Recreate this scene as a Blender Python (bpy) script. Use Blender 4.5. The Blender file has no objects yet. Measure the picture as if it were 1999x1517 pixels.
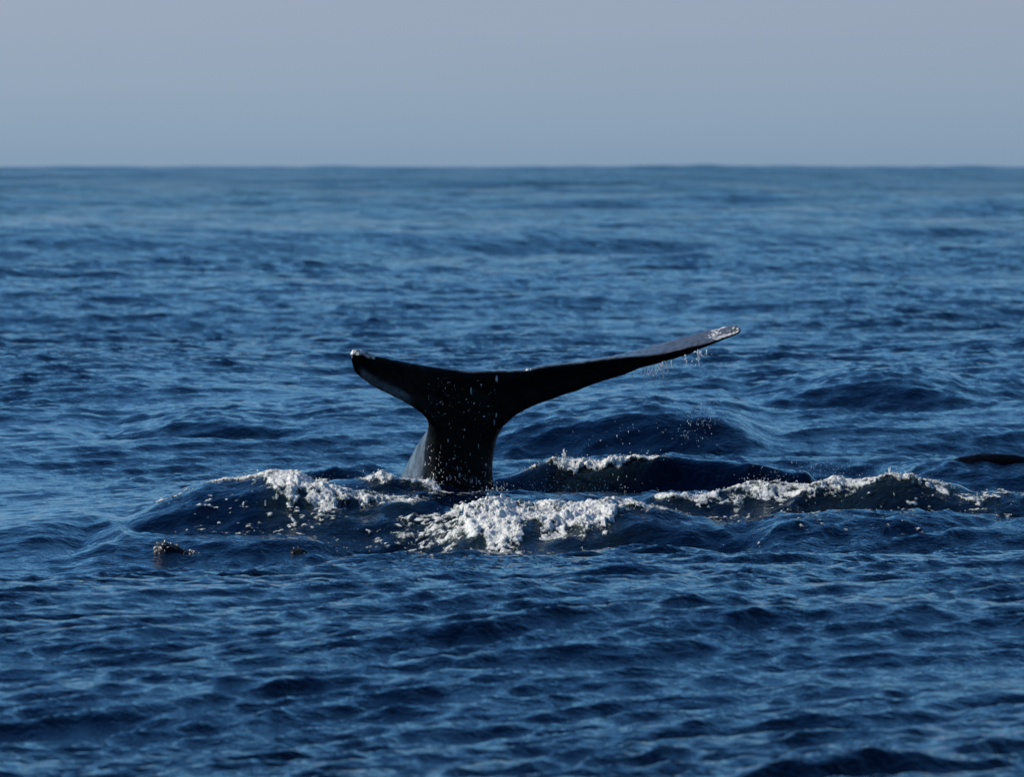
import bpy, math, random
import numpy as np
from mathutils import Vector

rng = np.random.default_rng(11)
random.seed(5)
sc = bpy.context.scene
col = sc.collection

# ------------------------------------------------------------------ camera
EYE = 2.55                      # eye height above the mean water level
DIST = 60.0                    # metres from the lens to the tail
K = 6.533e-5                   # radians per photo pixel
HORIZON = 315.5                # level line; the sea's own edge dips below it by the earth's curve
cam = bpy.data.cameras.new('camera')
cam_ob = bpy.data.objects.new('camera', cam)
col.objects.link(cam_ob)
cam_ob.location = (0, -DIST, EYE)
cam_ob.rotation_euler = (math.radians(90) - math.atan((758.5 - HORIZON) * K), 0, 0)
cam.sensor_width = 36
cam.lens = 18 / (999.5 * K)
cam.clip_start = 0.5
cam.clip_end = 60000
cam.dof.use_dof = True
cam.dof.focus_distance = 55.0
cam.dof.aperture_fstop = 6.3
sc.camera = cam_ob

# ------------------------------------------------------------------ sky and sun
SUN = Vector((-0.80, 0.16, 0.58)).normalized()
EL = math.asin(SUN.z)
AZ = math.atan2(SUN.x, SUN.y)          # clockwise from +Y
world = bpy.data.worlds.new('World')
sc.world = world
world.use_nodes = True
nt = world.node_tree
nt.nodes.clear()
out = nt.nodes.new('ShaderNodeOutputWorld')
bg = nt.nodes.new('ShaderNodeBackground')
sky = nt.nodes.new('ShaderNodeTexSky')
sky.sky_type = 'NISHITA'
sky.sun_disc = False
sky.sun_elevation = EL
sky.sun_rotation = AZ
sky.altitude = 0
sky.air_density = 1.0
sky.dust_density = 0.6
sky.ozone_density = 2.0
tint = nt.nodes.new('ShaderNodeMix')
tint.data_type = 'RGBA'
tint.blend_type = 'MULTIPLY'
tint.inputs[0].default_value = 1.0
geo = nt.nodes.new('ShaderNodeTexCoord')
sep = nt.nodes.new('ShaderNodeSeparateXYZ')
nt.links.new(geo.outputs['Generated'], sep.inputs[0])
ramp = nt.nodes.new('ShaderNodeValToRGB')
nt.links.new(sep.outputs['Z'], ramp.inputs[0])
SKY_RAMP = [(0.0, (0.58, 0.90, 1.66)), (0.021, (0.66, 0.79, 1.33)), (0.055, (0.49, 0.77, 1.20)), (0.12, (0.55, 1.03, 1.46)), (0.25, (0.34, 0.76, 1.14)), (0.5, (0.17, 0.43, 0.72))]
cr = ramp.color_ramp
while len(cr.elements) > 1:
    cr.elements.remove(cr.elements[-1])
for i, (p, c) in enumerate(SKY_RAMP):
    e = cr.elements[0] if i == 0 else cr.elements.new(p)
    e.position = p
    e.color = (*c, 1)
nt.links.new(sky.outputs[0], tint.inputs[6])
nt.links.new(ramp.outputs[0], tint.inputs[7])
# thin uneven haze: a few per cent lighter and darker in flat drifts
hz_map = nt.nodes.new('ShaderNodeMapping')
hz_map.inputs['Scale'].default_value = (6, 6, 55)
nt.links.new(geo.outputs['Generated'], hz_map.inputs[0])
hz = nt.nodes.new('ShaderNodeTexNoise')
hz.inputs['Scale'].default_value = 1.0
hz.inputs['Detail'].default_value = 3
nt.links.new(hz_map.outputs[0], hz.inputs['Vector'])
hz_r = nt.nodes.new('ShaderNodeMapRange')
for i, q in enumerate((0.25, 0.75, 0.975, 1.025)):
    hz_r.inputs[i + 1].default_value = q
nt.links.new(hz.outputs['Fac'], hz_r.inputs[0])
drift = nt.nodes.new('ShaderNodeVectorMath')
drift.operation = 'SCALE'
nt.links.new(tint.outputs[2], drift.inputs[0])
nt.links.new(hz_r.outputs[0], drift.inputs['Scale'])
nt.links.new(drift.outputs[0], bg.inputs['Color'])
bg.inputs['Strength'].default_value = 0.10
nt.links.new(bg.outputs[0], out.inputs['Surface'])

sun = bpy.data.lights.new('sun', 'SUN')
sun.energy = 4.8
sun.angle = math.radians(0.5)
sun.color = (1.0, 0.95, 0.87)
sun_ob = bpy.data.objects.new('sun', sun)
col.objects.link(sun_ob)
sun_ob.rotation_euler = (-SUN).to_track_quat('-Z', 'Y').to_euler()

sc.view_settings.view_transform = 'Standard'
sc.view_settings.look = 'None'
sc.view_settings.exposure = 0.0
sc.view_settings.gamma = 1.0
sc.view_settings.use_curve_mapping = False

# ------------------------------------------------------------------ helpers
def px(x, y, d):
    """world point that stands d metres from the lens at photo pixel x, y"""
    return np.array([(x - 999.5) * K * d, d - DIST, EYE - (y - HORIZON) * K * d])


PERM = rng.permutation(512).astype(np.int64)
GRAD = rng.normal(size=(512, 3)).astype(np.float32)
GRAD /= np.linalg.norm(GRAD, axis=1)[:, None]


def noise3(x, y, z):
    x, y, z = np.broadcast_arrays(np.asarray(x, np.float32), np.asarray(y, np.float32), np.asarray(z, np.float32))
    xi, yi, zi = np.floor(x).astype(np.int64), np.floor(y).astype(np.int64), np.floor(z).astype(np.int64)
    fx, fy, fz = x - xi, y - yi, z - zi
    u, v, w = [f * f * f * (f * (f * 6 - 15) + 10) for f in (fx, fy, fz)]
    res = 0
    for dx in (0, 1):
        for dy in (0, 1):
            for dz in (0, 1):
                h = PERM[(PERM[(PERM[(xi + dx) & 511] + yi + dy) & 511] + zi + dz) & 511]
                g = GRAD[h]
                dot = g[..., 0] * (fx - dx) + g[..., 1] * (fy - dy) + g[..., 2] * (fz - dz)
                res = res + dot * (u if dx else 1 - u) * (v if dy else 1 - v) * (w if dz else 1 - w)
    return res


def fbm(x, y, z, octaves=4, gain=0.55):
    a, r, s = 1.0, 0, 1.0
    for i in range(octaves):
        r = r + a * noise3(np.asarray(x) * s + 7.3 * i, np.asarray(y) * s - 3.1 * i, np.asarray(z) * s + 1.7 * i)
        a *= gain
        s *= 2.03
    return r


def sstep(a, b, x):
    t = np.clip((x - a) / (b - a), 0, 1)
    return t * t * (3 - 2 * t)


def mesh_from(name, verts, faces, material=None, smooth=True, parent=None, attrs=None):
    me = bpy.data.meshes.new(name)
    verts = np.asarray(verts, np.float32)
    faces = np.asarray(faces, np.int32)
    n, k = faces.shape
    me.vertices.add(len(verts))
    me.vertices.foreach_set('co', verts.ravel())
    me.loops.add(n * k)
    me.loops.foreach_set('vertex_index', faces.ravel())
    me.polygons.add(n)
    me.polygons.foreach_set('loop_start', np.arange(0, n * k, k, dtype=np.int32))
    me.polygons.foreach_set('loop_total', np.full(n, k, np.int32))
    me.polygons.foreach_set('use_smooth', np.full(n, smooth, bool))
    for an, av in (attrs or {}).items():
        a = me.attributes.new(an, 'FLOAT', 'POINT')
        a.data.foreach_set('value', np.asarray(av, np.float32))
    me.update(calc_edges=True)
    me.validate()
    if material:
        me.materials.append(material)
    ob = bpy.data.objects.new(name, me)
    col.objects.link(ob)
    if parent:
        ob.parent = parent
    return ob


def tag(o, label=None, cat=None, group=None, kind=None):
    if label:
        o['label'] = label
    if cat:
        o['category'] = cat
    if group:
        o['group'] = group
    if kind:
        o['kind'] = kind
    return o


class Nodes:
    def __init__(self, name):
        self.m = bpy.data.materials.new(name)
        self.m.use_nodes = True
        self.t = self.m.node_tree
        self.t.nodes.clear()
        self.out = self.t.nodes.new('ShaderNodeOutputMaterial')
        self.bsdf = self.t.nodes.new('ShaderNodeBsdfPrincipled')
        self.link(self.bsdf.outputs[0], self.out.inputs['Surface'])

    def link(self, a, b):
        self.t.links.new(a, b)

    def new(self, kind, **kw):
        n = self.t.nodes.new(kind)
        for k, v in kw.items():
            setattr(n, k, v)
        return n

    def attr(self, name):
        n = self.new('ShaderNodeAttribute')
        n.attribute_name = name
        return n.outputs['Fac']

    def noise(self, scale, detail=3, rough=0.55, stretch=None, distortion=0.0):
        tc = self.new('ShaderNodeTexCoord')
        src = tc.outputs['Object']
        if stretch:
            mp = self.new('ShaderNodeMapping')
            mp.inputs['Scale'].default_value = stretch[0]
            mp.inputs['Rotation'].default_value = (0, 0, stretch[1])
            self.link(src, mp.inputs[0])
            src = mp.outputs[0]
        n = self.new('ShaderNodeTexNoise')
        n.inputs['Scale'].default_value = scale
        n.inputs['Detail'].default_value = detail
        n.inputs['Roughness'].default_value = rough
        n.inputs['Distortion'].default_value = distortion
        self.link(src, n.inputs['Vector'])
        return n.outputs['Fac']

    def math(self, op, a, b=None, clamp=False):
        n = self.new('ShaderNodeMath', operation=op, use_clamp=clamp)
        for i, v in enumerate((a, b)):
            if v is None:
                continue
            if isinstance(v, (int, float)):
                n.inputs[i].default_value = v
            else:
                self.link(v, n.inputs[i])
        return n.outputs[0]

    def maprange(self, v, a, b, c=0.0, d=1.0):
        n = self.new('ShaderNodeMapRange', interpolation_type='SMOOTHSTEP')
        self.link(v, n.inputs[0])
        for i, q in enumerate((a, b, c, d)):
            n.inputs[i + 1].default_value = q
        return n.outputs[0]

    def mix(self, fac, a, b):
        n = self.new('ShaderNodeMix', data_type='RGBA')
        if isinstance(fac, (int, float)):
            n.inputs[0].default_value = fac
        else:
            self.link(fac, n.inputs[0])
        for i, v in ((6, a), (7, b)):
            if isinstance(v, tuple):
                n.inputs[i].default_value = (*v, 1)
            else:
                self.link(v, n.inputs[i])
        return n.outputs[2]

    def bump(self, height, dist, strength=1.0, prev=None):
        n = self.new('ShaderNodeBump')
        n.inputs['Distance'].default_value = dist
        if isinstance(strength, (int, float)):
            n.inputs['Strength'].default_value = strength
        else:
            self.link(strength, n.inputs['Strength'])
        self.link(height, n.inputs['Height'])
        if prev:
            self.link(prev, n.inputs['Normal'])
        return n.outputs[0]


# ------------------------------------------------------------------ materials
def water_material():
    m = Nodes('sea_water')
    aer = m.attr('aerated')
    base = m.mix(aer, (0.0004, 0.0030, 0.0135), (0.022, 0.040, 0.032))
    m.link(base, m.bsdf.inputs['Base Color'])
    m.bsdf.inputs['IOR'].default_value = 1.333
    m.link(m.attr('rough'), m.bsdf.inputs['Roughness'])
    calm = m.attr('calm')
    n1 = m.noise(6.0, 4, 0.6, ((1.0, 0.8, 1.0), math.radians(-35)), 0.1)
    n2 = m.noise(26.0, 3, 0.6, ((1.0, 0.8, 1.0), math.radians(-20)), 0.1)
    n0 = m.noise(0.55, 4, 0.6, ((1.0, 0.6, 1.0), math.radians(-40)), 0.5)
    nm = m.noise(1.9, 4, 0.6, ((1.0, 0.6, 1.0), math.radians(-40)), 0.2)
    b = m.bump(n0, 1.5, m.attr('far'))
    b = m.bump(nm, 0.28, m.attr('mid'), b)
    b = m.bump(n1, 0.04, calm, b)
    b = m.bump(n2, 0.009, calm, b)
    m.link(b, m.bsdf.inputs['Normal'])
    return m.m


def foam_material():
    m = Nodes('sea_foam')
    thick = m.attr('thick')
    n = m.noise(60.0, 4, 0.65)
    f = m.math('ADD', thick, m.math('MULTIPLY', m.math('SUBTRACT', n, 0.55), 2.0), True)
    c = m.mix(m.maprange(f, 0.15, 0.75), (0.07, 0.10, 0.09), (0.84, 0.84, 0.80))
    m.link(c, m.bsdf.inputs['Base Color'])
    m.link(m.maprange(m.math('ADD', thick, m.math('MULTIPLY', m.math('SUBTRACT', m.noise(85.0, 3, 0.7), 0.5), 1.6)), 0.10, 0.42), m.bsdf.inputs['Alpha'])
    m.bsdf.inputs['Roughness'].default_value = 0.22
    m.bsdf.inputs['IOR'].default_value = 1.333
    m.link(m.bump(m.noise(110.0, 3, 0.7), 0.011, 1.0), m.bsdf.inputs['Normal'])
    return m.m


def spray_material():
    m = Nodes('spray')
    m.bsdf.inputs['Base Color'].default_value = (0.80, 0.81, 0.80, 1)
    m.bsdf.inputs['Roughness'].default_value = 0.15
    m.bsdf.inputs['IOR'].default_value = 1.333
    return m.m


def skin_material():
    m = Nodes('whale_skin')
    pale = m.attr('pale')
    scar = m.attr('scar')
    n = m.noise(9.0, 5, 0.65)
    n2 = m.noise(45.0, 3, 0.6)
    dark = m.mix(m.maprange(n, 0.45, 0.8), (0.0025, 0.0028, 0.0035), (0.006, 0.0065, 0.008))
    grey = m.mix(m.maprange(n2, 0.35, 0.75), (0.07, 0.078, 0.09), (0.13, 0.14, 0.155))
    c = m.mix(pale, dark, grey)  # sunlit sides painted grey, shaded belly painted near black
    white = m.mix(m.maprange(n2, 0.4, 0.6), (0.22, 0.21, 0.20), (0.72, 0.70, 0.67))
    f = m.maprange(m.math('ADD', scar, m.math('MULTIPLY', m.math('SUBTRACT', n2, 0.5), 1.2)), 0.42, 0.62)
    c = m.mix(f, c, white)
    m.link(c, m.bsdf.inputs['Base Color'])
    m.link(m.mix(pale, (0.42, 0.42, 0.42), (0.22, 0.22, 0.22)), m.bsdf.inputs['Roughness'])
    m.link(m.mix(pale, (0.05, 0.05, 0.05), (0.5, 0.5, 0.5)), m.bsdf.inputs['Specular IOR Level'])
    m.link(m.bump(m.noise(30.0, 4, 0.6), 0.006, 0.5), m.bsdf.inputs['Normal'])
    return m.m


def barnacle_material():
    m = Nodes('barnacle_crust')
    n = m.noise(50.0, 3, 0.6)
    m.link(m.mix(m.maprange(n, 0.35, 0.65), (0.30, 0.27, 0.23), (0.80, 0.78, 0.74)), m.bsdf.inputs['Base Color'])
    m.bsdf.inputs['Roughness'].default_value = 0.5
    return m.m


def dark_skin_material(name, a, b):
    m = Nodes(name)
    n = m.noise(14.0, 4, 0.6)
    m.link(m.mix(m.maprange(n, 0.4, 0.7), a, b), m.bsdf.inputs['Base Color'])
    m.bsdf.inputs['Roughness'].default_value = 0.3
    m.bsdf.inputs['Specular IOR Level'].default_value = 0.06
    m.link(m.bump(m.noise(40.0, 3, 0.6), 0.006, 0.5), m.bsdf.inputs['Normal'])
    return m.m


M_WATER, M_FOAM, M_SPRAY = water_material(), foam_material(), spray_material()
M_SKIN, M_BARN = skin_material(), barnacle_material()
M_BACK = dark_skin_material('wet_black_skin', (0.0015, 0.002, 0.003), (0.003, 0.004, 0.006))
M_BACK.node_tree.nodes['Principled BSDF'].inputs['Specular IOR Level'].default_value = 0.03
M_LUMP = dark_skin_material('crusted_skin', (0.008, 0.010, 0.012), (0.05, 0.05, 0.048))

# ------------------------------------------------------------------ the sea
# free waves: octaves of wavelength with the slope each carries
WAVES = []
for lam0, lam1, slope, spread in [(80, 150, 0.022, 14), (32, 60, 0.030, 16), (20, 32, 0.020, 18), (10, 20, 0.024, 22), (5, 10, 0.026, 26), (2.5, 5, 0.036, 30),
                                  (1.25, 2.5, 0.042, 26), (0.6, 1.25, 0.062, 24), (0.3, 0.6, 0.125, 24), (0.14, 0.3, 0.150, 30)]:
    n = 22
    for i in range(n):
        lam = lam0 * (lam1 / lam0) ** ((i + rng.random()) / n)
        k = 2 * math.pi / lam
        a = slope * math.sqrt(2.0 / n) / k
        th = math.radians(-52 + rng.normal() * spread)
        WAVES.append((lam, a, k * math.cos(th), k * math.sin(th), k, rng.random() * 2 * math.pi))

# waves thrown up by the whale and the larger single waves round it:
# crest points as photo pixels at a distance, length of front and back slope, depth of the trough in front
RIDGES = [
    dict(p=[(270, 1015), (340, 985), (400, 955), (480, 949), (560, 938), (640, 955), (720, 975), (850, 990)], d=58.0, lf=1.4, lb=0.9, tr=0.17),
    dict(p=[(590, 965), (640, 945), (690, 950), (745, 940), (800, 952), (880, 968)], d=59.2, lf=0.7, lb=0.5, tr=0.02),
    dict(p=[(930, 952), (1000, 930), (1080, 914), (1120, 907), (1250, 902), (1340, 906), (1480, 912), (1600, 938)], d=60.9, lf=0.42, lb=1.2, tr=0.12),
    dict(p=[(1200, 1000), (1290, 968), (1400, 966), (1500, 948), (1600, 942), (1680, 940), (1760, 934), (1830, 954), (1900, 962), (2060, 970)], d=58.4, lf=0.7, lb=0.8, tr=0.07),
    dict(p=[(720, 1025), (800, 1005), (880, 995), (960, 988), (1030, 1001), (1090, 1001), (1150, 992), (1220, 990), (1300, 1005), (1440, 1035)], d=57.0, lf=1.1, lb=0.6, tr=0.17),
    dict(p=[(1020, 1075), (1150, 1056), (1260, 1046), (1340, 1052), (1430, 1070)], d=54.2, lf=0.42, lb=1.0, tr=0.15),
    dict(p=[(1470, 845), (1580, 822), (1690, 800), (1770, 795), (1850, 806), (1940, 830)], d=74.6, lf=1.0, lb=3.5, tr=0.05, soft=0.25),
    dict(p=[(990, 862), (1060, 848), (1170, 836), (1280, 824), (1380, 828), (1450, 842)], d=69.0, lf=1.1, lb=3.5, tr=0.05, soft=0.25),
    dict(p=[(200, 895), (320, 868), (450, 862), (580, 878)], d=70.0, lf=0.9, lb=3.0, tr=0.10, soft=0.25),
    dict(p=[(560, 950), (640, 922), (720, 920), (800, 928), (850, 950)], d=61.6, lf=0.7, lb=1.2, tr=0.10),
    dict(p=[(200, 1060), (280, 1020), (360, 1008), (480, 1020), (640, 1045)], d=56.0, lf=1.0, lb=1.0, tr=0.05),
    dict(p=[(1770, 930), (1850, 906), (1950, 903), (2060, 906), (2150, 925)], d=65.0, lf=1.0, lb=1.5, tr=0.03),
]
for r in RIDGES:
    q = np.array([px(x, y, r['d']) for x, y in r['p']])
    r['x'] = np.concatenate([[q[0, 0] - 0.35], q[:, 0], [q[-1, 0] + 0.35]])
    r['z'] = np.concatenate([[0], q[:, 2], [0]])
    r['y'] = r['d'] - DIST


def ridge_height(x, y):
    h = np.zeros_like(x)
    foot = np.zeros_like(x)
    for i, r in enumerate(RIDGES):
        sel = (x > r['x'][0] - 0.5) & (x < r['x'][-1] + 0.5) & (np.abs(y - r['y']) < 6)
        if not sel.any():
            continue
        xs, ys = x[sel], y[sel]
        wob = 0.10 * noise3(xs * 1.7, 0 * xs + i * 3.7, 0 * xs)
        v = ys - r['y'] - wob
        zc = 0
        for o in (-0.12, -0.06, 0, 0.06, 0.12):          # soften the corners of the crest line
            zc = zc + np.interp(xs + o, r['x'], r['z'], left=0, right=0) / 5
        zc = zc + (0.05 if i == 2 else 0.03) * noise3(xs * 3.1, 0 * xs + i * 9.1, ys * 0.7) * sstep(0, 0.1, np.abs(zc))
        up = np.where(v > 0, np.exp(-(v / r['lb']) ** 2), 1 - sstep(0, r['lf'], -v))
        ends = sstep(0, 0.5, xs - r['x'][0]) * sstep(0, 0.5, r['x'][-1] - xs)
        dip = -r['tr'] * np.exp(-((v + r['lf'] * 1.15) / (0.55 * r['lf'])) ** 2) * ends
        val = zc * up + ends * sstep(-2.0 * r['lf'], -0.8 * r['lf'], v) * sstep(2.0 * r['lb'], 0.5 * r['lb'], v) * 0.030 * fbm(xs * 4.0, ys * 3.0, 0 * xs + i * 2.3, 3)
        h[sel] = np.where(np.abs(val) > np.abs(h[sel]), val, h[sel]) + dip
        foot[sel] = np.maximum(foot[sel], ends * np.where(v > 0, np.exp(-(v / (1.2 * r['lb'])) ** 2), np.exp(-(v / (1.6 * r['lf'])) ** 2)) * r.get('soft', 1.0))
    return h, foot


TIDE = 0.145                   # lifts the sea so the hollow the tail stands in lies at the mean level


def surface(x, y, spacing):
    """displaced position of the sea surface at rest point x, y"""
    x = x.astype(np.float32)
    y = y.astype(np.float32)
    h, foot = ridge_height(x, y)
    stir = np.exp(-(((x - 0.3) / 4.2) ** 2 + ((y + 1.0) / 5.0) ** 2) ** 2)
    quiet = np.maximum(stir * 0.75, foot * 0.8)
    # gust patches: the short waves come and go
    gust = 0.92 + 0.85 * fbm(x * 0.13, y * 0.05, 0 * x, 3) + 0.5 * noise3(x * 0.6, y * 0.25, 0 * x + 5)
    gust = np.clip(gust, 0.15, 1.7).astype(np.float32)
    dx, dy, dz = np.zeros_like(x), np.zeros_like(x), np.zeros_like(x)
    for lam, a, kx, ky, k, ph in WAVES:
        sel = spacing < lam / 2.4
        if not sel.any():
            continue
        full = bool(sel.all())
        xs, ys = (x, y) if full else (x[sel], y[sel])
        sp = spacing if full else spacing[sel]
        q = quiet if full else quiet[sel]
        g = gust if full else gust[sel]
        f = a * (1 - sstep(lam / 5.0, lam / 2.4, sp)) * (1 - q * (0.9 if lam > 1.2 else 0.3 if lam > 0.6 else 0.0))
        if lam < 2.5:
            f = f * g
        if 20 < lam < 70:
            f = f * (1 + 0.5 * sstep(120, 500, np.hypot(xs, ys + DIST)))
        if lam > 70:                       # the long ocean swell dies out into the lee nearer by
            f = f * sstep(150, 900, np.hypot(xs, ys + DIST))
        p = (kx * xs + ky * ys + ph).astype(np.float32)
        s = np.sin(p) * f
        c = np.cos(p) * f
        ch = 0.65
        if full:
            dz += c
            dx -= s * (kx / k * ch)
            dy -= s * (ky / k * ch)
        else:
            dz[sel] += c
            dx[sel] -= s * (kx / k * ch)
            dy[sel] -= s * (ky / k * ch)
    return x + dx, y + dy, dz + h + TIDE * sstep(-5.2, -3.1, y), stir, gust


# rings round the viewer's boat, fine where the sea is looked at closely
radii = [3.0]
while radii[-1] < 9000:
    r = radii[-1]
    if r < 27:
        g = 0.03
    elif r < 110:
        g = 0.00115
    elif r < 1000:
        g = 0.00115 + (r - 110) / 890 * 0.004
    else:
        g = 0.0055
    radii.append(r * (1 + g))
radii = np.array(radii)
DT = 0.00056
ang = list(np.arange(-0.088, 0.088, DT))
step, right = DT, [ang[-1]]
while right[-1] < math.pi - 0.1:
    step *= 1.13
    right.append(right[-1] + step)
right = np.array(right[1:])
left = -right[::-1]
ang = np.concatenate([left[left > -math.pi + 0.05], ang, right[right < math.pi - 0.05]])
NA, NR = len(ang), len(radii)
sp_a = np.gradient(ang)
R, A = np.meshgrid(radii, ang, indexing='ij')
X0 = (R * np.sin(A)).ravel()
Y0 = (R * np.cos(A) - DIST).ravel()
sp = np.maximum(R * sp_a[None, :], 0.55 * np.gradient(radii)[:, None]).ravel().astype(np.float32)
WX, WY, WZ, stir, gust = surface(X0, Y0, sp)
idx = np.arange(NR * NA).reshape(NR, NA)
nxt = np.roll(idx, -1, axis=1)
quads = np.stack([idx[:-1], nxt[:-1], nxt[1:], idx[1:]], axis=-1).reshape(-1, 4)
# the disc under the viewer closes the middle
cen = len(WX)
WZ -= (R.ravel() ** 2 / (2 * 7.4e6)).astype(np.float32)      # the curve of the earth
verts = np.stack([WX, WY, WZ], axis=-1)
verts = np.concatenate([verts, [[0, -DIST, -0.05]]])


def seg_foam(x, y, name):
    return FOAMS[name]['f'](x, y)


# where foam lies: along the crests, v = metres behind (+) or in front (-) of the crest
def crest_uv(i, x, y):
    r = RIDGES[i]
    return x / (K * r['d']) + 999.5, y - r['y'] - 0.10 * noise3(x * 1.7, 0 * x + i * 3.7, 0 * x)


def along(u, knots):
    kx_, kv = zip(*knots)
    return np.interp(u, kx_, kv, left=0, right=0)


FOAM_DEF = [
    # name, label, ridge, weight along, front reach along, back reach, lump height
    ('foam_crest', 'white frothy crest curling left of the whale tail', 0,
     [(385, 0), (420, 0.6), (500, 0.75), (540, 1), (640, 1), (700, 0.8), (800, 0.7), (850, 0.2)],
     [(385, 0.10), (500, 0.16), (540, 0.8), (640, 1.0), (720, 0.7), (850, 0.45)], 0.10, 0.062),
    ('foam_peak', 'small white foam peaks at the left foot of the whale tail', 1,
     [(600, 0.0), (622, 0.7), (640, 0.8), (655, 0.0), (695, 0.1), (720, 0.75), (750, 0.9), (770, 0.6), (780, 0.1), (800, 0.5), (830, 0.75), (865, 0.7), (875, 0.1)],
     [(590, 0.1), (640, 0.12), (680, 0.1), (745, 0.25), (850, 0.2), (880, 0.1)], 0.08, 0.065),
    ('foam_ridge', 'thin white foam along the dark back wave right of the tail', 2,
     [(1000, 0.0), (1040, 0.4), (1075, 0.8), (1100, 1), (1250, 0.95), (1290, 0.5), (1330, 0.2), (1345, 0)],
     [(1000, 0.05), (1100, 0.16), (1200, 0.16), (1300, 0.06)], 0.08, 0.065),
    ('foam_wave', 'long broken foam crest at the right side of the splash', 3,
     [(1270, 0.3), (1290, 0.75), (1340, 0.7), (1400, 0.55), (1500, 0.75), (1560, 0.9), (1660, 0.85), (1760, 0.85), (1800, 0.55), (1870, 0.5), (1990, 0.35), (2050, 0.1)],
     [(1270, 0.3), (1340, 0.3), (1480, 0.35), (1600, 0.4), (1760, 0.3), (1990, 0.4)], 0.12, 0.055),
    ('foam_mass', 'thickest bright white foam mass in front of the whale tail', 4,
     [(760, 0.0), (790, 0.42), (870, 0.45), (905, 0.95), (960, 1.1), (1040, 0.85), (1090, 0.9), (1140, 1.1), (1190, 1.0), (1220, 0.6), (1260, 0.4), (1300, 0.3), (1420, 0.15), (1440, 0)],
     [(760, 1.0), (870, 1.15), (930, 1.25), (1000, 1.2), (1060, 1.15), (1120, 1.15), (1190, 0.9), (1240, 0.5), (1300, 0.3), (1440, 0.2)], 0.14, 0.070),
]


def foam_density(fd, x, y):
    u, v = crest_uv(fd[2], x, y)
    w = along(u, fd[3])
    fr = np.maximum(np.interp(u, *zip(*fd[4])), 0.03) * (1 + 0.8 * np.clip(noise3(x * 3.5, 0 * x + fd[2] * 4.4, 0 * x), -0.45, 0.5) + 0.8 * noise3(x * 11, y * 1.5, 0 * x + fd[2]))
    fr = np.maximum(fr, 0.02)
    across = np.where(v > 0, 1 - sstep(0.3 * fd[5], fd[5], v), 1 - sstep(0.45, 1.0, -v / fr))
    return w * across, u, v


aer = np.zeros(len(X0), np.float32)
near = (np.abs(X0) < 6) & (np.abs(Y0) < 8)
for fd in FOAM_DEF:
    xs, ys = X0[near], Y0[near]
    u, v = crest_uv(fd[2], xs, ys)
    w = along(u, fd[3])
    fr = np.interp(u, *zip(*fd[4])) * 1.8
    aer[near] = np.maximum(aer[near], w * np.where(v > 0, np.exp(-(v / 0.25) ** 2), np.exp(-(v / np.maximum(fr, 0.1)) ** 2)) * (0.6 + 0.8 * noise3(xs * 3, ys * 2, 0 * xs)))
aer = np.clip(aer, 0, 1) * 0.55
rough = 0.03 + 0.12 * sstep(70, 900, R.ravel())
calm = np.clip(gust, 0.2, 1.3) * (1 - 0.15 * stir) * (1 - 0.5 * sstep(150, 1200, R.ravel()))
fan = np.stack([idx[0], nxt[0], np.full(NA, cen), np.full(NA, cen)], axis=-1)
water = mesh_from('water', verts, quads[:, ::-1], M_WATER,
                  attrs={'aerated': np.append(aer, 0), 'rough': np.append(rough, 0.05), 'calm': np.append(calm, 1), 'far': np.append(sstep(110, 600, R.ravel()), 0), 'mid': np.append(sstep(65, 180, R.ravel()), 0)})
tag(water, 'dark blue choppy open sea', kind='structure')

# ------------------------------------------------------------------ whale tail
def catmull(P, n, closed=True):
    P = np.asarray(P, float)
    m = len(P)
    out_ = []
    for i in range(m):
        p0, p1, p2, p3 = P[(i - 1) % m], P[i], P[(i + 1) % m], P[(i + 2) % m]
        for t in np.linspace(0, 1, n, endpoint=False):
            out_.append(0.5 * ((2 * p1) + (-p0 + p2) * t + (2 * p0 - 5 * p1 + 4 * p2 - p3) * t * t + (-p0 + 3 * p1 - 3 * p2 + p3) * t ** 3))
    return np.array(out_)


def loft(rings, nsub=4):
    """rings of equal length -> closed tube, rings interpolated smoothly"""
    Rg = np.array(rings)
    m = len(Rg)
    full = []
    for i in range(m - 1):
        p0, p1, p2, p3 = Rg[max(i - 1, 0)], Rg[i], Rg[i + 1], Rg[min(i + 2, m - 1)]
        for t in np.linspace(0, 1, nsub, endpoint=False):
            full.append(0.5 * ((2 * p1) + (-p0 + p2) * t + (2 * p0 - 5 * p1 + 4 * p2 - p3) * t * t + (-p0 + 3 * p1 - 3 * p2 + p3) * t ** 3))
    full.append(Rg[-1])
    full = np.array(full)
    nr, k = full.shape[:2]
    V = full.reshape(-1, 3)
    F = []
    for i in range(nr - 1):
        for j in range(k):
            a, b = i * k + j, i * k + (j + 1) % k
            F.append((a, b, b + k, a + k))
    V = np.concatenate([V, [full[0].mean(0)], [full[-1].mean(0)]])
    c0, c1 = len(V) - 2, len(V) - 1
    tri = []
    for j in range(k):
        tri.append((c0, (j + 1) % k, j))
        tri.append((c1, (nr - 1) * k + j, (nr - 1) * k + (j + 1) % k))
    return V, F, tri


lofts = []
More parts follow.
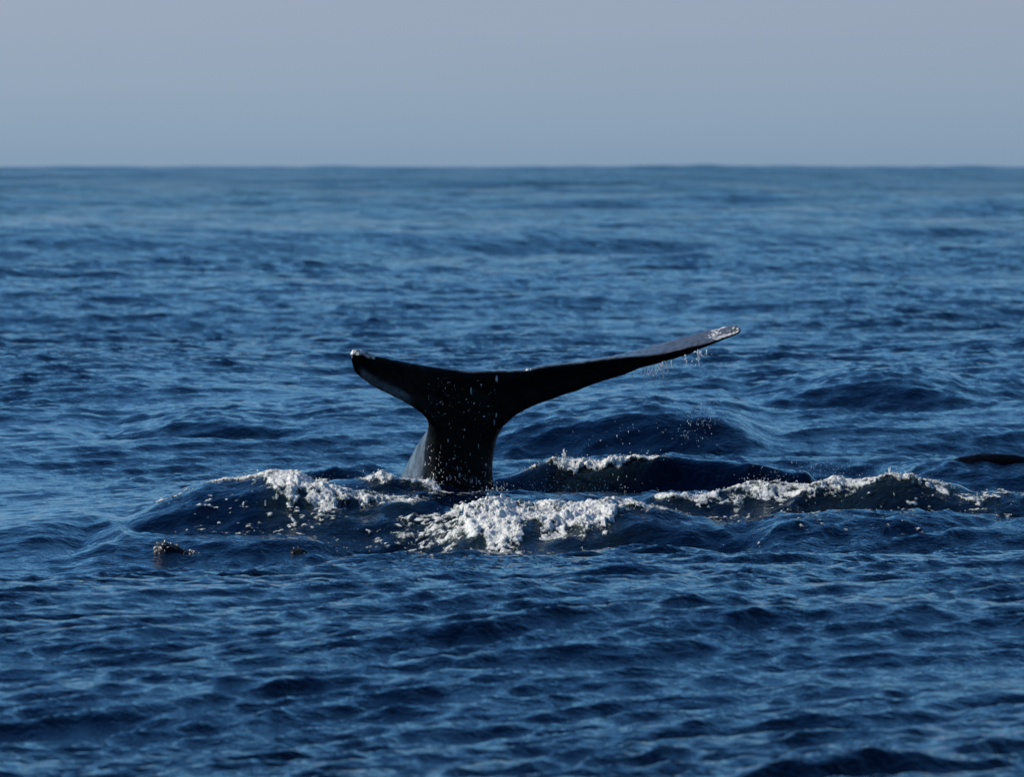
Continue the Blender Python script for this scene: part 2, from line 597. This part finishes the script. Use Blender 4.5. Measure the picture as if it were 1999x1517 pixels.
# tail stock: front (belly) edge left and right, dorsal ridge behind on the left
stock = []
for yy, fl, fr, dorsal, dd, dr in [(1160, 800, 1010, 690, 1.25, 0.5), (1060, 822, 985, 722, 1.10, 0.46), (1000, 834, 970, 742, 0.98, 0.42),
                                   (955, 842, 960, 768, 0.88, 0.38), (924, 843, 957, 786, 0.76, 0.36), (895, 842.5, 958, 800, 0.66, 0.33),
                                   (869, 842, 962, 815, 0.56, 0.30), (845, 842, 970, 832, 0.46, 0.27), (825, 840, 980, 852, 0.38, 0.24),
                                   (800, 838, 985, 868, 0.30, 0.20), (770, 842, 985, 885, 0.24, 0.17), (745, 850, 980, 892, 0.18, 0.14)]:
    a = px(fl, yy, 59.93)
    b = px(fr, yy, 60.12)
    mid = px((fl + fr) / 2 + 4, yy, 59.94)
    c = px(dorsal, yy, 60.05 + dd)
    fl2 = px(fl * 0.45 + dorsal * 0.55 - 2, yy, 59.97 + 0.52 * dd)
    c2 = px(dorsal + 18, yy, 60.10 + dd)
    br = px(fr - 4, yy, 60.12 + dr * 0.8)
    br2 = px(fr - 55, yy, 60.10 + dd * 0.8)
    stock.append(catmull([a, mid, b, br, br2, c2, c, fl2], 6))
lofts.append(loft(stock, 4))
# flukes: one span from the left tip through the middle to the right tip
# x, top(near trailing edge), bottom, far upper edge, distance, depth of the far edge
span = [
    (686, 693, 704, 692, 59.10, 0.05), (692, 684, 724, 684, 59.12, 0.08), (707, 685, 737, 686, 59.16, 0.10), (733, 695, 755, 697, 59.26, 0.12),
    (765, 703, 771, 706, 59.40, 0.14), (794, 709, 785, 712, 59.54, 0.16), (825, 715, 806, 718, 59.70, 0.19), (852, 720, 835, 723, 59.82, 0.22),
    (885, 725, 850, 727, 59.90, 0.24), (910, 729, 852, 729, 59.93, 0.25), (945, 728, 845, 728, 59.97, 0.25), (975, 727, 833, 727, 60.02, 0.25),
    (1000, 726, 813, 725, 60.06, 0.26), (1029, 724, 796, 721, 60.10, 0.28), (1060, 717, 783, 713, 60.16, 0.30), (1120, 710, 763, 706, 60.28, 0.34),
    (1168, 703, 746, 699, 60.36, 0.38), (1216, 697, 731, 690, 60.44, 0.42), (1252, 695, 717.6, 681, 60.50, 0.44), (1288, 691, 708, 671, 60.56, 0.44),
    (1336, 680, 693.6, 657, 60.64, 0.42), (1384, 669, 674.5, 645, 60.72, 0.36), (1420, 657, 660, 636, 60.78, 0.28), (1438, 650, 653, 634, 60.81, 0.20),
    (1447, 644, 647, 640, 60.83, 0.08)]
flk = []
for x, t, bt, u, d, dep in span:
    T = px(x, t, d)
    B = px(x, bt, d + 0.06)
    mid = px(x, 0.5 * (t + bt), d + 0.035)
    U = px(x, u, d + dep)
    th = 0.028 if dep > 0.1 else 0.018
    T2 = T + np.array([0, 0.012, 0.0])
    far = U + np.array([0, 0.02, -th])
    low = px(x, bt, d + 0.06) * 0.55 + far * 0.45 + np.array([0, 0.02, -0.01])
    um = (T * 0.5 + U * 0.5) + np.array([0, 0, 0.004])
    B2 = B + np.array([0, 0.05, 0.002])
    flk.append(catmull([T, mid, B, B2, low, far, U, um], 5))
lofts.append(loft(flk, 3))

V, Q, Tr = [], [], []
for v, q, t in lofts:
    o = sum(len(a) for a in V)
    V.append(v)
    Q += [tuple(i + o for i in f) for f in q]
    Tr += [tuple(i + o for i in f) for f in t]
V = np.concatenate(V)
me = bpy.data.meshes.new('raw_tail')
me.from_pydata(V.tolist(), [], Q + Tr)
tmp = bpy.data.objects.new('raw_tail', me)
col.objects.link(tmp)
import bmesh
bm = bmesh.new()
bm.from_mesh(me)
bmesh.ops.recalc_face_normals(bm, faces=bm.faces)
bm.to_mesh(me)
bm.free()
rm = tmp.modifiers.new('remesh', 'REMESH')
rm.mode = 'VOXEL'
rm.voxel_size = 0.011
sm = tmp.modifiers.new('smooth', 'SMOOTH')
sm.factor = 0.5
sm.iterations = 4
dg = bpy.context.evaluated_depsgraph_get()
ev = tmp.evaluated_get(dg)
body_me = bpy.data.meshes.new_from_object(ev)
bpy.data.objects.remove(tmp)
nv = len(body_me.vertices)
co = np.empty(nv * 3, np.float32)
body_me.vertices.foreach_get('co', co)
co = co.reshape(-1, 3)
nr_ = np.empty(nv * 3, np.float32)
body_me.vertices.foreach_get('normal', nr_)
nr_ = nr_.reshape(-1, 3)
# knobbly wear on the thin edges, gentle lumps elsewhere
lump = 0.006 * fbm(co[:, 0] * 9, co[:, 1] * 9, co[:, 2] * 9, 4)
co = co + nr_ * lump[:, None]
co[:, 2] -= 0.010 * np.abs(noise3(co[:, 0] * 16, co[:, 1] * 4, 0 * co[:, 0])) * sstep(0.3, 0.8, nr_[:, 2])
body_me.vertices.foreach_set('co', co.astype(np.float32).ravel())
pxs = co[:, 0] / (K * (co[:, 1] + DIST)) + 999.5
pys = (EYE - co[:, 2]) / (K * (co[:, 1] + DIST)) + HORIZON
# light and shade painted in: mottled grey flank and upper side, near black belly
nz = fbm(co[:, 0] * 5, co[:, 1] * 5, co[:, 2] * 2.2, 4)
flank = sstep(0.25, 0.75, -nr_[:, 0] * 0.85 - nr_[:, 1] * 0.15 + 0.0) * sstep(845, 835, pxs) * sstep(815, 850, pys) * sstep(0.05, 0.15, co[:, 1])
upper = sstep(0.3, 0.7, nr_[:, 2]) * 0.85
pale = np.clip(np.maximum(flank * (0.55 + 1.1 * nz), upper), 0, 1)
scar = np.zeros(nv)
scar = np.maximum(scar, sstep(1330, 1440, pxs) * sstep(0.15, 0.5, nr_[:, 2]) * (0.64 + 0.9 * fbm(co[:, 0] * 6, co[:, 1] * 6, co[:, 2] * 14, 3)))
scar = np.maximum(scar, sstep(760, 700, pxs) * sstep(0.25, 0.7, nr_[:, 2]) * 0.9)
tip = np.interp(pxs, [684, 688, 692, 707, 733, 745], [694, 689, 684, 685, 695, 699])
scar = np.maximum(scar, sstep(15, 5, pys - tip) * sstep(742, 725, pxs) * (0.62 + 0.5 * nz))
edge = np.interp(pxs, [690, 707, 738, 778, 810, 835], [724, 737, 757, 776, 792, 812])
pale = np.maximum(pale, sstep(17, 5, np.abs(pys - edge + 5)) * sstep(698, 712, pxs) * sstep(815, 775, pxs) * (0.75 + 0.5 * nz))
scar = np.maximum(scar, sstep(0.35, 0.75, fbm(co[:, 0] * 7, co[:, 1] * 7, co[:, 2] * 3.0 + 9, 3) + 0.35 * sstep(880, 960, pys)) * sstep(815, 838, pxs) * sstep(852, 842, pxs) * sstep(860, 890, pys) * 1.1)
# thin pale rake lines and fine speckle on the belly side
rake = np.abs(noise3(co[:, 0] * 7 + co[:, 2] * 2.5, co[:, 2] * 0.8, 0 * co[:, 0] + 4))
scar = np.maximum(scar, sstep(0.014, 0.004, rake) * sstep(0.1, 0.3, noise3(co[:, 0] * 4, co[:, 2] * 4, 0 * co[:, 0] + 8)) * sstep(720, 735, pys) * (np.abs(pxs - 900) < 75) * 0.5)
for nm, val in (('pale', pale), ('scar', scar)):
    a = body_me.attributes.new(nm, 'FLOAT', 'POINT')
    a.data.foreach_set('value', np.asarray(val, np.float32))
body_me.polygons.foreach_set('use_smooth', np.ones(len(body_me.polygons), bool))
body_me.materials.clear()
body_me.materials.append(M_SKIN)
whale = bpy.data.objects.new('whale', None)
col.objects.link(whale)
tag(whale, 'dark whale tail with wide flukes raised upright out of the sea', 'whale')
body_me.name = 'tail'
tail = bpy.data.objects.new('tail', body_me)
col.objects.link(tail)
tail.parent = whale

# ------------------------------------------------------------------ barnacles
ICO = []


def ico(sub):
    b = bmesh.new()
    bmesh.ops.create_icosphere(b, subdivisions=sub, radius=1.0)
    b.verts.ensure_lookup_table()
    v = np.array([x.co[:] for x in b.verts])
    f = np.array([[w.index for w in q.verts] for q in b.faces])
    b.free()
    return v, f


ICO1, ICO2 = ico(1), ico(2)


def blobs(name, pts, radii_, material, parent=None, ic=ICO1, squash=0.35, thick=None, fall=None):
    v, f = ic
    n = len(pts)
    s = 1 + squash * rng.normal(size=(n, 1, 3)).clip(-1.5, 1.5)
    q = rng.normal(size=(n, 3, 3))
    u, _, w = np.linalg.svd(q)
    rot = u @ w
    jit = 1 + 0.18 * rng.normal(size=(n, len(v), 1))
    P = np.einsum('nij,nkj->nki', rot, v[None] * s * jit) * np.asarray(radii_)[:, None, None] + np.asarray(pts)[:, None, :]
    if fall is not None:                              # drawn out along the fall
        c_ = np.asarray(pts)[:, None, :]
        P = c_ + (P - c_) * np.stack([1 - 0.15 * (fall - 1), 1 - 0.15 * (fall - 1), fall], axis=-1)[:, None, :].clip(0.45, 8)
    F = f[None] + (np.arange(n) * len(v))[:, None, None]
    at = {'thick': np.repeat(np.full(n, 1.0) if thick is None else thick, len(v))}
    return mesh_from(name, P.reshape(-1, 3), F.reshape(-1, 3), material, parent=parent, attrs=at)


def barnacle(p, r, tall=0.8):
    """a small ribbed cone with a sunken mouth"""
    n = 9
    V_, F_ = [], []
    prof = [(1.0, -0.3), (0.92, 0.25), (0.62, tall), (0.38, tall * 1.02), (0.25, tall * 0.55)]
    for j, (rr, zz) in enumerate(prof):
        for i in range(n):
            a = 2 * math.pi * i / n
            w = 1 + 0.16 * math.cos(a * n / 2 * 2 + j) + 0.1 * rng.normal()
            V_.append((p[0] + r * rr * w * math.cos(a), p[1] + r * rr * w * math.sin(a), p[2] + r * zz))
    for j in range(len(prof) - 1):
        for i in range(n):
            F_.append((j * n + i, j * n + (i + 1) % n, (j + 1) * n + (i + 1) % n, (j + 1) * n + i))
    return mesh_from('barnacle', V_, F_, M_BARN, smooth=False, parent=whale)


for x, y, d, r in [(693, 688, 59.14, 0.034), (703, 687, 59.17, 0.026), (699, 690, 59.12, 0.022), (713, 691, 59.2, 0.019), (727, 694, 59.26, 0.022),
                   (721, 694, 59.22, 0.015), (1031, 721, 60.11, 0.025), (1037, 720, 60.13, 0.017),
                   (1434, 640, 60.9, 0.02), (1441, 641, 60.88, 0.016), (1426, 645, 60.86, 0.012)]:
    barnacle(px(x, y + 1.5, d), r * (0.95 if x < 800 else 0.72))
# white blobs painted in for glints of clinging water on the stock
pts, rad = [], []
belly = np.where((nr_[:, 1] < -0.4) & (pxs > 836) & (pxs < 972) & (pys < 950) & (pys > 730))[0]
for i in rng.choice(belly, 1200, replace=False):
    w = 0.10 + 0.5 * max(0, (pys[i] - 860) / 90) ** 2 + (0.25 if noise3(co[i, 0] * 5, co[i, 2] * 3, 0.5) > 0.12 else 0)
    if rng.random() < w * 0.8:
        pts.append(co[i])
        rad.append(0.0016 + 0.0065 * rng.random() ** 3 + (0.004 if pys[i] > 895 and rng.random() < 0.25 else 0))
o = blobs('barnacle_glint_speck', np.array(pts), rad, M_BARN, parent=whale, squash=0.5, fall=np.where(rng.random(len(pts)) < 0.4, 1 + 3 * rng.random(len(pts)), 1.0))
o['kind'] = 'stuff'

# ------------------------------------------------------------------ other backs breaking the surface
def surf_pts(x, y):
    a, b, c, _, _ = surface(np.asarray(x), np.asarray(y), np.full(np.shape(x), 0.036, np.float32))
    return np.stack([a, b, c], axis=-1)


def waterline(x, y):
    """distance at which the line of sight through pixel x, y meets the sea"""
    d = np.arange(44, 72, 0.04)
    P = np.array([px(x, y, q) for q in d])
    z = surf_pts(P[:, 0], P[:, 1])[:, 2]
    return float(d[np.argmax(P[:, 2] < z)])


def hump(name, material, rings, label, cat, lumps=0.0):
    """a back lying along x: (x, y, z of the top, half width, depth below)"""
    rr = []
    for x, y, d, hw, dep in rings:
        c = px(x, y, d)
        ring = []
        for a in np.linspace(0, 2 * math.pi, 20, endpoint=False):
            ca, sa = math.cos(a), math.sin(a)
            ring.append(c + np.array([0, hw * ca, -dep * 0.5 + dep * 0.5 * sa]))
        rr.append(ring)
    v, q, t = loft(rr, 6)
    if lumps:
        cc = v.mean(0)
        v = v + (v - cc) / np.linalg.norm(v - cc, axis=1)[:, None] * (lumps * fbm(v[:, 0] * 14, v[:, 1] * 14, v[:, 2] * 14, 3))[:, None]
    m_ = bpy.data.meshes.new(name)
    m_.from_pydata(v.tolist(), [], q + t)
    m_.polygons.foreach_set('use_smooth', np.ones(len(m_.polygons), bool))
    m_.materials.append(material)
    ob = bpy.data.objects.new(name, m_)
    col.objects.link(ob)
    return tag(ob, label, cat)


DW = waterline(1930, 900) + 0.1
DL, DS = waterline(335, 1079) + 0.05, waterline(585, 1082) + 0.05
hump('surfacing_whale', M_BACK, [(1838, 912, DW, 0.05, 0.1), (1856, 899, DW, 0.14, 0.2), (1890, 889, DW, 0.2, 0.28), (1930, 885, DW, 0.22, 0.3),
                            (1980, 888, DW, 0.2, 0.3), (2030, 897, DW, 0.16, 0.25), (2070, 910, DW, 0.05, 0.1)],
     'low smooth black whale back breaking the surface at the right edge', 'whale', 0.018)
h1 = hump('crusted_hump', M_LUMP, [(296, 1085, DL, 0.02, 0.08), (303, 1068, DL, 0.07, 0.12), (318, 1058, DL, 0.10, 0.16), (338, 1064, DL, 0.10, 0.15),
                                   (360, 1074, DL, 0.08, 0.12), (385, 1081, DL, 0.05, 0.08), (398, 1090, DL, 0.02, 0.04)],
          'small crusted dark hump with white specks breaking the surface at left', 'whale hump', 0.012)
h2 = hump('dark_hump', M_LUMP, [(562, 1082, DS, 0.02, 0.05), (572, 1073, DS, 0.05, 0.08), (585, 1071, DS, 0.06, 0.10), (600, 1077, DS, 0.04, 0.07), (612, 1084, DS, 0.02, 0.04)],
          'tiny dark hump just below the foam, left of centre', 'whale hump', 0.008)
for h_, n in ((h1, 260), (h2, 22)):
    c_ = np.array([v.co[:] for v in h_.data.vertices])
    n_ = np.array([v.normal[:] for v in h_.data.vertices])
    ok = np.where((n_[:, 2] > -0.2) & (n_[:, 1] < 0.3))[0]
    pk = rng.choice(ok, n)
    wgt = rng.random(n) < 0.35 + 0.65 * sstep(0.3, 0.0, (c_[pk, 0] - c_[:, 0].min()) / np.ptp(c_[:, 0]))
    o = blobs('barnacle_glint_speck', (c_[pk] + rng.normal(size=(n, 3)) * 0.006)[wgt], 0.003 + 0.008 * rng.random(wgt.sum()) ** 2, M_BARN, parent=h_)
    o['kind'] = 'stuff'

# ------------------------------------------------------------------ foam
for fd in FOAM_DEF:
    name, label, ri, wk, fk, back, lumpy = fd
    r = RIDGES[ri]
    x0, x1 = [(q - 999.5) * K * r['d'] for q in (wk[0][0], wk[-1][0])]
    y0, y1 = r['y'] - max(q[1] for q in fk) - 0.2, r['y'] + back + 0.15
    gx = np.arange(x0, x1, 0.0085)
    gy = np.arange(y0, y1, 0.011)
    GX, GY = np.meshgrid(gx, gy, indexing='ij')
    fx, fy = GX.ravel(), GY.ravel()
    den, u, v = foam_density(fd, fx, fy)
    streak = fbm(fx * 2.2 + fy * 0.8, fy * 4.5, 0 * fx + ri * 2.0, 4)
    fine = fbm(fx * 13, fy * 13, 0 * fx + ri * 5.0, 3)
    fine2 = fbm(fx * 34 + fy * 6, fy * 22, 0 * fx + ri * 3.0, 2)
    m_ = den + 0.70 * streak + 0.60 * fine + 0.45 * fine2 + 0.55 * noise3(fx * 4.5, fy * 3.0, 0 * fx + 6) - 0.30
    P = surf_pts(fx, fy)
    # billows: rounded clumps on clumps
    bil = np.abs(noise3(fx * 6, fy * 6, P[:, 2] * 7 + 3)) * 1.1 + np.abs(noise3(fx * 17, fy * 17, P[:, 2] * 16)) * 0.5 + np.abs(noise3(fx * 41, fy * 41, P[:, 2] * 30)) * 0.6
    lift = lumpy * bil * np.clip(den, 0, 1.1) * sstep(0.0, 0.5, m_)
    P[:, 2] += lift + 0.012 * sstep(0, 0.12, m_) - 0.014
    P[:, 1] -= lift * 0.25
    P[:, 0] += 0.010 * noise3(fx * 30, fy * 30, 0 * fx + 2)
    keep = (m_ > 0.0).reshape(GX.shape)
    ii = np.arange(len(fx)).reshape(GX.shape)
    cell = keep[:-1, :-1] & keep[1:, :-1] & keep[1:, 1:] & keep[:-1, 1:]
    F = np.stack([ii[:-1, :-1], ii[1:, :-1], ii[1:, 1:], ii[:-1, 1:]], axis=-1)[cell]
    used, inv = np.unique(F, return_inverse=True)
    ob = mesh_from(name, P[used], inv.reshape(F.shape), M_FOAM, attrs={'thick': np.clip(m_[used] * 1.3 + 0.1, 0, 1)})
    tag(ob, label, 'foam', 'foam round the whale tail', 'stuff')
    # froth beads and thrown drops on and over the foam
    n = 26000
    sx, sy = rng.uniform(x0, x1, n), rng.uniform(y0, y1, n)
    d2, _, _ = foam_density(fd, sx, sy)
    st = fbm(sx * 2.2 + sy * 0.8, sy * 4.5, 0 * sx + ri * 2.0, 4)
    pick = rng.random(n) < np.clip((d2 * 1.1 + 0.8 * st - 0.15), 0, 1) * 0.15 * (d2 > 0.03)
    sx, sy, d2 = sx[pick], sy[pick], d2[pick]
    B = surf_pts(sx, sy)
    B[:, 2] += lumpy * (rng.random(len(sx)) * 0.45 * d2 + 0.8 * (rng.random(len(sx)) ** 14)) + 0.003
    B[:, :2] += rng.normal(size=(len(sx), 2)) * 0.01
    ob = blobs('froth', B, 0.0015 + 0.0042 * rng.random(len(sx)) ** 3, M_SPRAY)
    tag(ob, label.replace('white ', '') .split(' curling')[0] + ', its loose froth beads and drops', 'froth', 'froth on the foam', 'stuff')

# thin lace of foam drifting on the water round the splash
LV, LF_, LT, off = [], [], [], 0
for (cx, cy, w, h, d, wt) in [(520, 985, 270, 0.9, 57.0, 0.42), (330, 990, 60, 0.4, 57.8, 0.5), (800, 1020, 170, 1.1, 56.4, 0.5), (890, 1068, 110, 0.7, 54.4, 0.36),
                              (1520, 1005, 260, 0.7, 57.5, 0.42), (1760, 985, 200, 0.9, 57.6, 0.52), (1930, 985, 120, 1.0, 57.9, 0.5), (1010, 1058, 160, 0.6, 55.0, 0.36),
                              (890, 965, 120, 0.7, 58.7, 0.5), (1640, 1033, 200, 0.5, 56.2, 0.42), (1420, 1045, 60, 0.4, 55.6, 0.3), (650, 1010, 260, 0.8, 56.4, 0.34)]:
    x0, x1 = (cx - w - 999.5) * K * d, (cx + w - 999.5) * K * d
    gx, gy = np.arange(x0, x1, 0.009), np.arange(d - DIST - h, d - DIST + h, 0.010)
    GX, GY = np.meshgrid(gx, gy, indexing='ij')
    fx, fy = GX.ravel(), GY.ravel()
    e = ((fx - 0.5 * (x0 + x1)) / (0.5 * (x1 - x0))) ** 2 + ((fy - d + DIST) / h) ** 2
    nn = 0.45 * fbm(fx * 3, fy * 2.5, 0 * fx + 3, 2) + 0.85 * fbm(fx * 13, fy * 17, 0 * fx + 8, 3)
    mm = 0.3 * ((nn - nn.mean()) / nn.std() + 3.2 * wt * np.clip(1 - e, 0, 1) - 2.15)
    P = surf_pts(fx, fy)
    P[:, 2] += 0.03 * np.clip(mm, -0.05, 0.35) + 0.010 + 0.006 * noise3(fx * 40, fy * 30, 0 * fx)
    ii = np.arange(len(fx)).reshape(GX.shape)
    kp = (mm > 0).reshape(GX.shape)
    cell = kp[:-1, :-1] & kp[1:, :-1] & kp[1:, 1:] & kp[:-1, 1:]
    F = np.stack([ii[:-1, :-1], ii[1:, :-1], ii[1:, 1:], ii[:-1, 1:]], axis=-1)[cell]
    used, inv = np.unique(F, return_inverse=True)
    LV.append(P[used])
    LF_.append(inv.reshape(F.shape) + off)
    LT.append(np.clip(mm[used] * 1.7 + 0.08, 0, 1))
    off += len(used)
o = mesh_from('foam_flecks', np.concatenate(LV), np.concatenate(LF_), M_FOAM, attrs={'thick': np.concatenate(LT)})
tag(o, 'scattered thin foam flecks floating on the dark water round the splash', 'foam', None, 'stuff')

# water running and dripping off the right fluke
pts, rad = [], []
for (x, y, w, h, n, r) in [(1283, 724, 14, 10, 90, 0.002), (1268, 728, 10, 5, 50, 0.002), (1365, 690, 14, 5, 14, 0.006), (1350, 704, 22, 10, 12, 0.005),
                            (1375, 815, 26, 26, 110, 0.0022), (1340, 840, 40, 22, 60, 0.0026), (1200, 850, 70, 25, 26, 0.003), (1102, 893, 2.5, 10, 60, 0.005), (1097, 905, 10, 5, 90, 0.006),
                            (1738, 922, 2, 8, 20, 0.005), (1768, 930, 2, 8, 22, 0.005), (1620, 915, 60, 12, 140, 0.0026), (1500, 935, 45, 12, 120, 0.0024), (960, 958, 26, 12, 70, 0.004),
                            (1000, 978, 34, 8, 220, 0.0024), (568, 930, 4, 3, 18, 0.008), (620, 938, 60, 10, 20, 0.0025), (885, 930, 30, 14, 26, 0.004)]:
    d = 60.0 if x < 1000 or 1200 < x < 1400 else 60.7
    if x in (1738, 1768):
        d = 58.4
    if x in (960, 880, 568):
        d = 59.5 if x != 568 else 58.0
    if y == 975:
        d = 57.3
    for _ in range(n):
        pts.append(px(x + w * rng.normal() * 0.7, y + h * rng.normal() * 0.7, d + 0.15 * rng.normal()))
        rad.append(r * (0.6 + 0.8 * rng.random() ** 2))
for x, y, run, lean in [(1276, 716, 26, 3), (1283, 712, 48, 8), (1289, 710, 70, 14), (1262, 720, 18, -2), (1300, 708, 30, 6), (1338, 694, 22, 3), (1362, 685, 40, 5), (1234, 728, 14, 0), (1256, 722, 34, 2), (1270, 718, 40, 5), (1293, 708, 54, 10), (1310, 704, 18, 3)]:
    for t in np.sort(rng.random(int(run * 1.5))) ** 1.3:
        pts.append(px(x + lean * t + rng.normal() * 0.8, y + run * t, 60.5 + 0.02 * rng.normal()))
        rad.append((0.0036 - 0.0022 * t) * (0.5 + 0.8 * rng.random()))
for _ in range(260):
    pts.append(px(1085 + 75 * rng.normal(), 955 + 16 * rng.normal(), 60.1))
    rad.append(0.0016 + 0.002 * rng.random())
o = blobs('water_drops', np.array(pts), np.array(rad), M_SPRAY, fall=1 + 3.5 * rng.random(len(pts)) ** 3)
tag(o, 'fine water drops dripping from the right fluke and splashing over the waves', 'water drops', None, 'stuff')
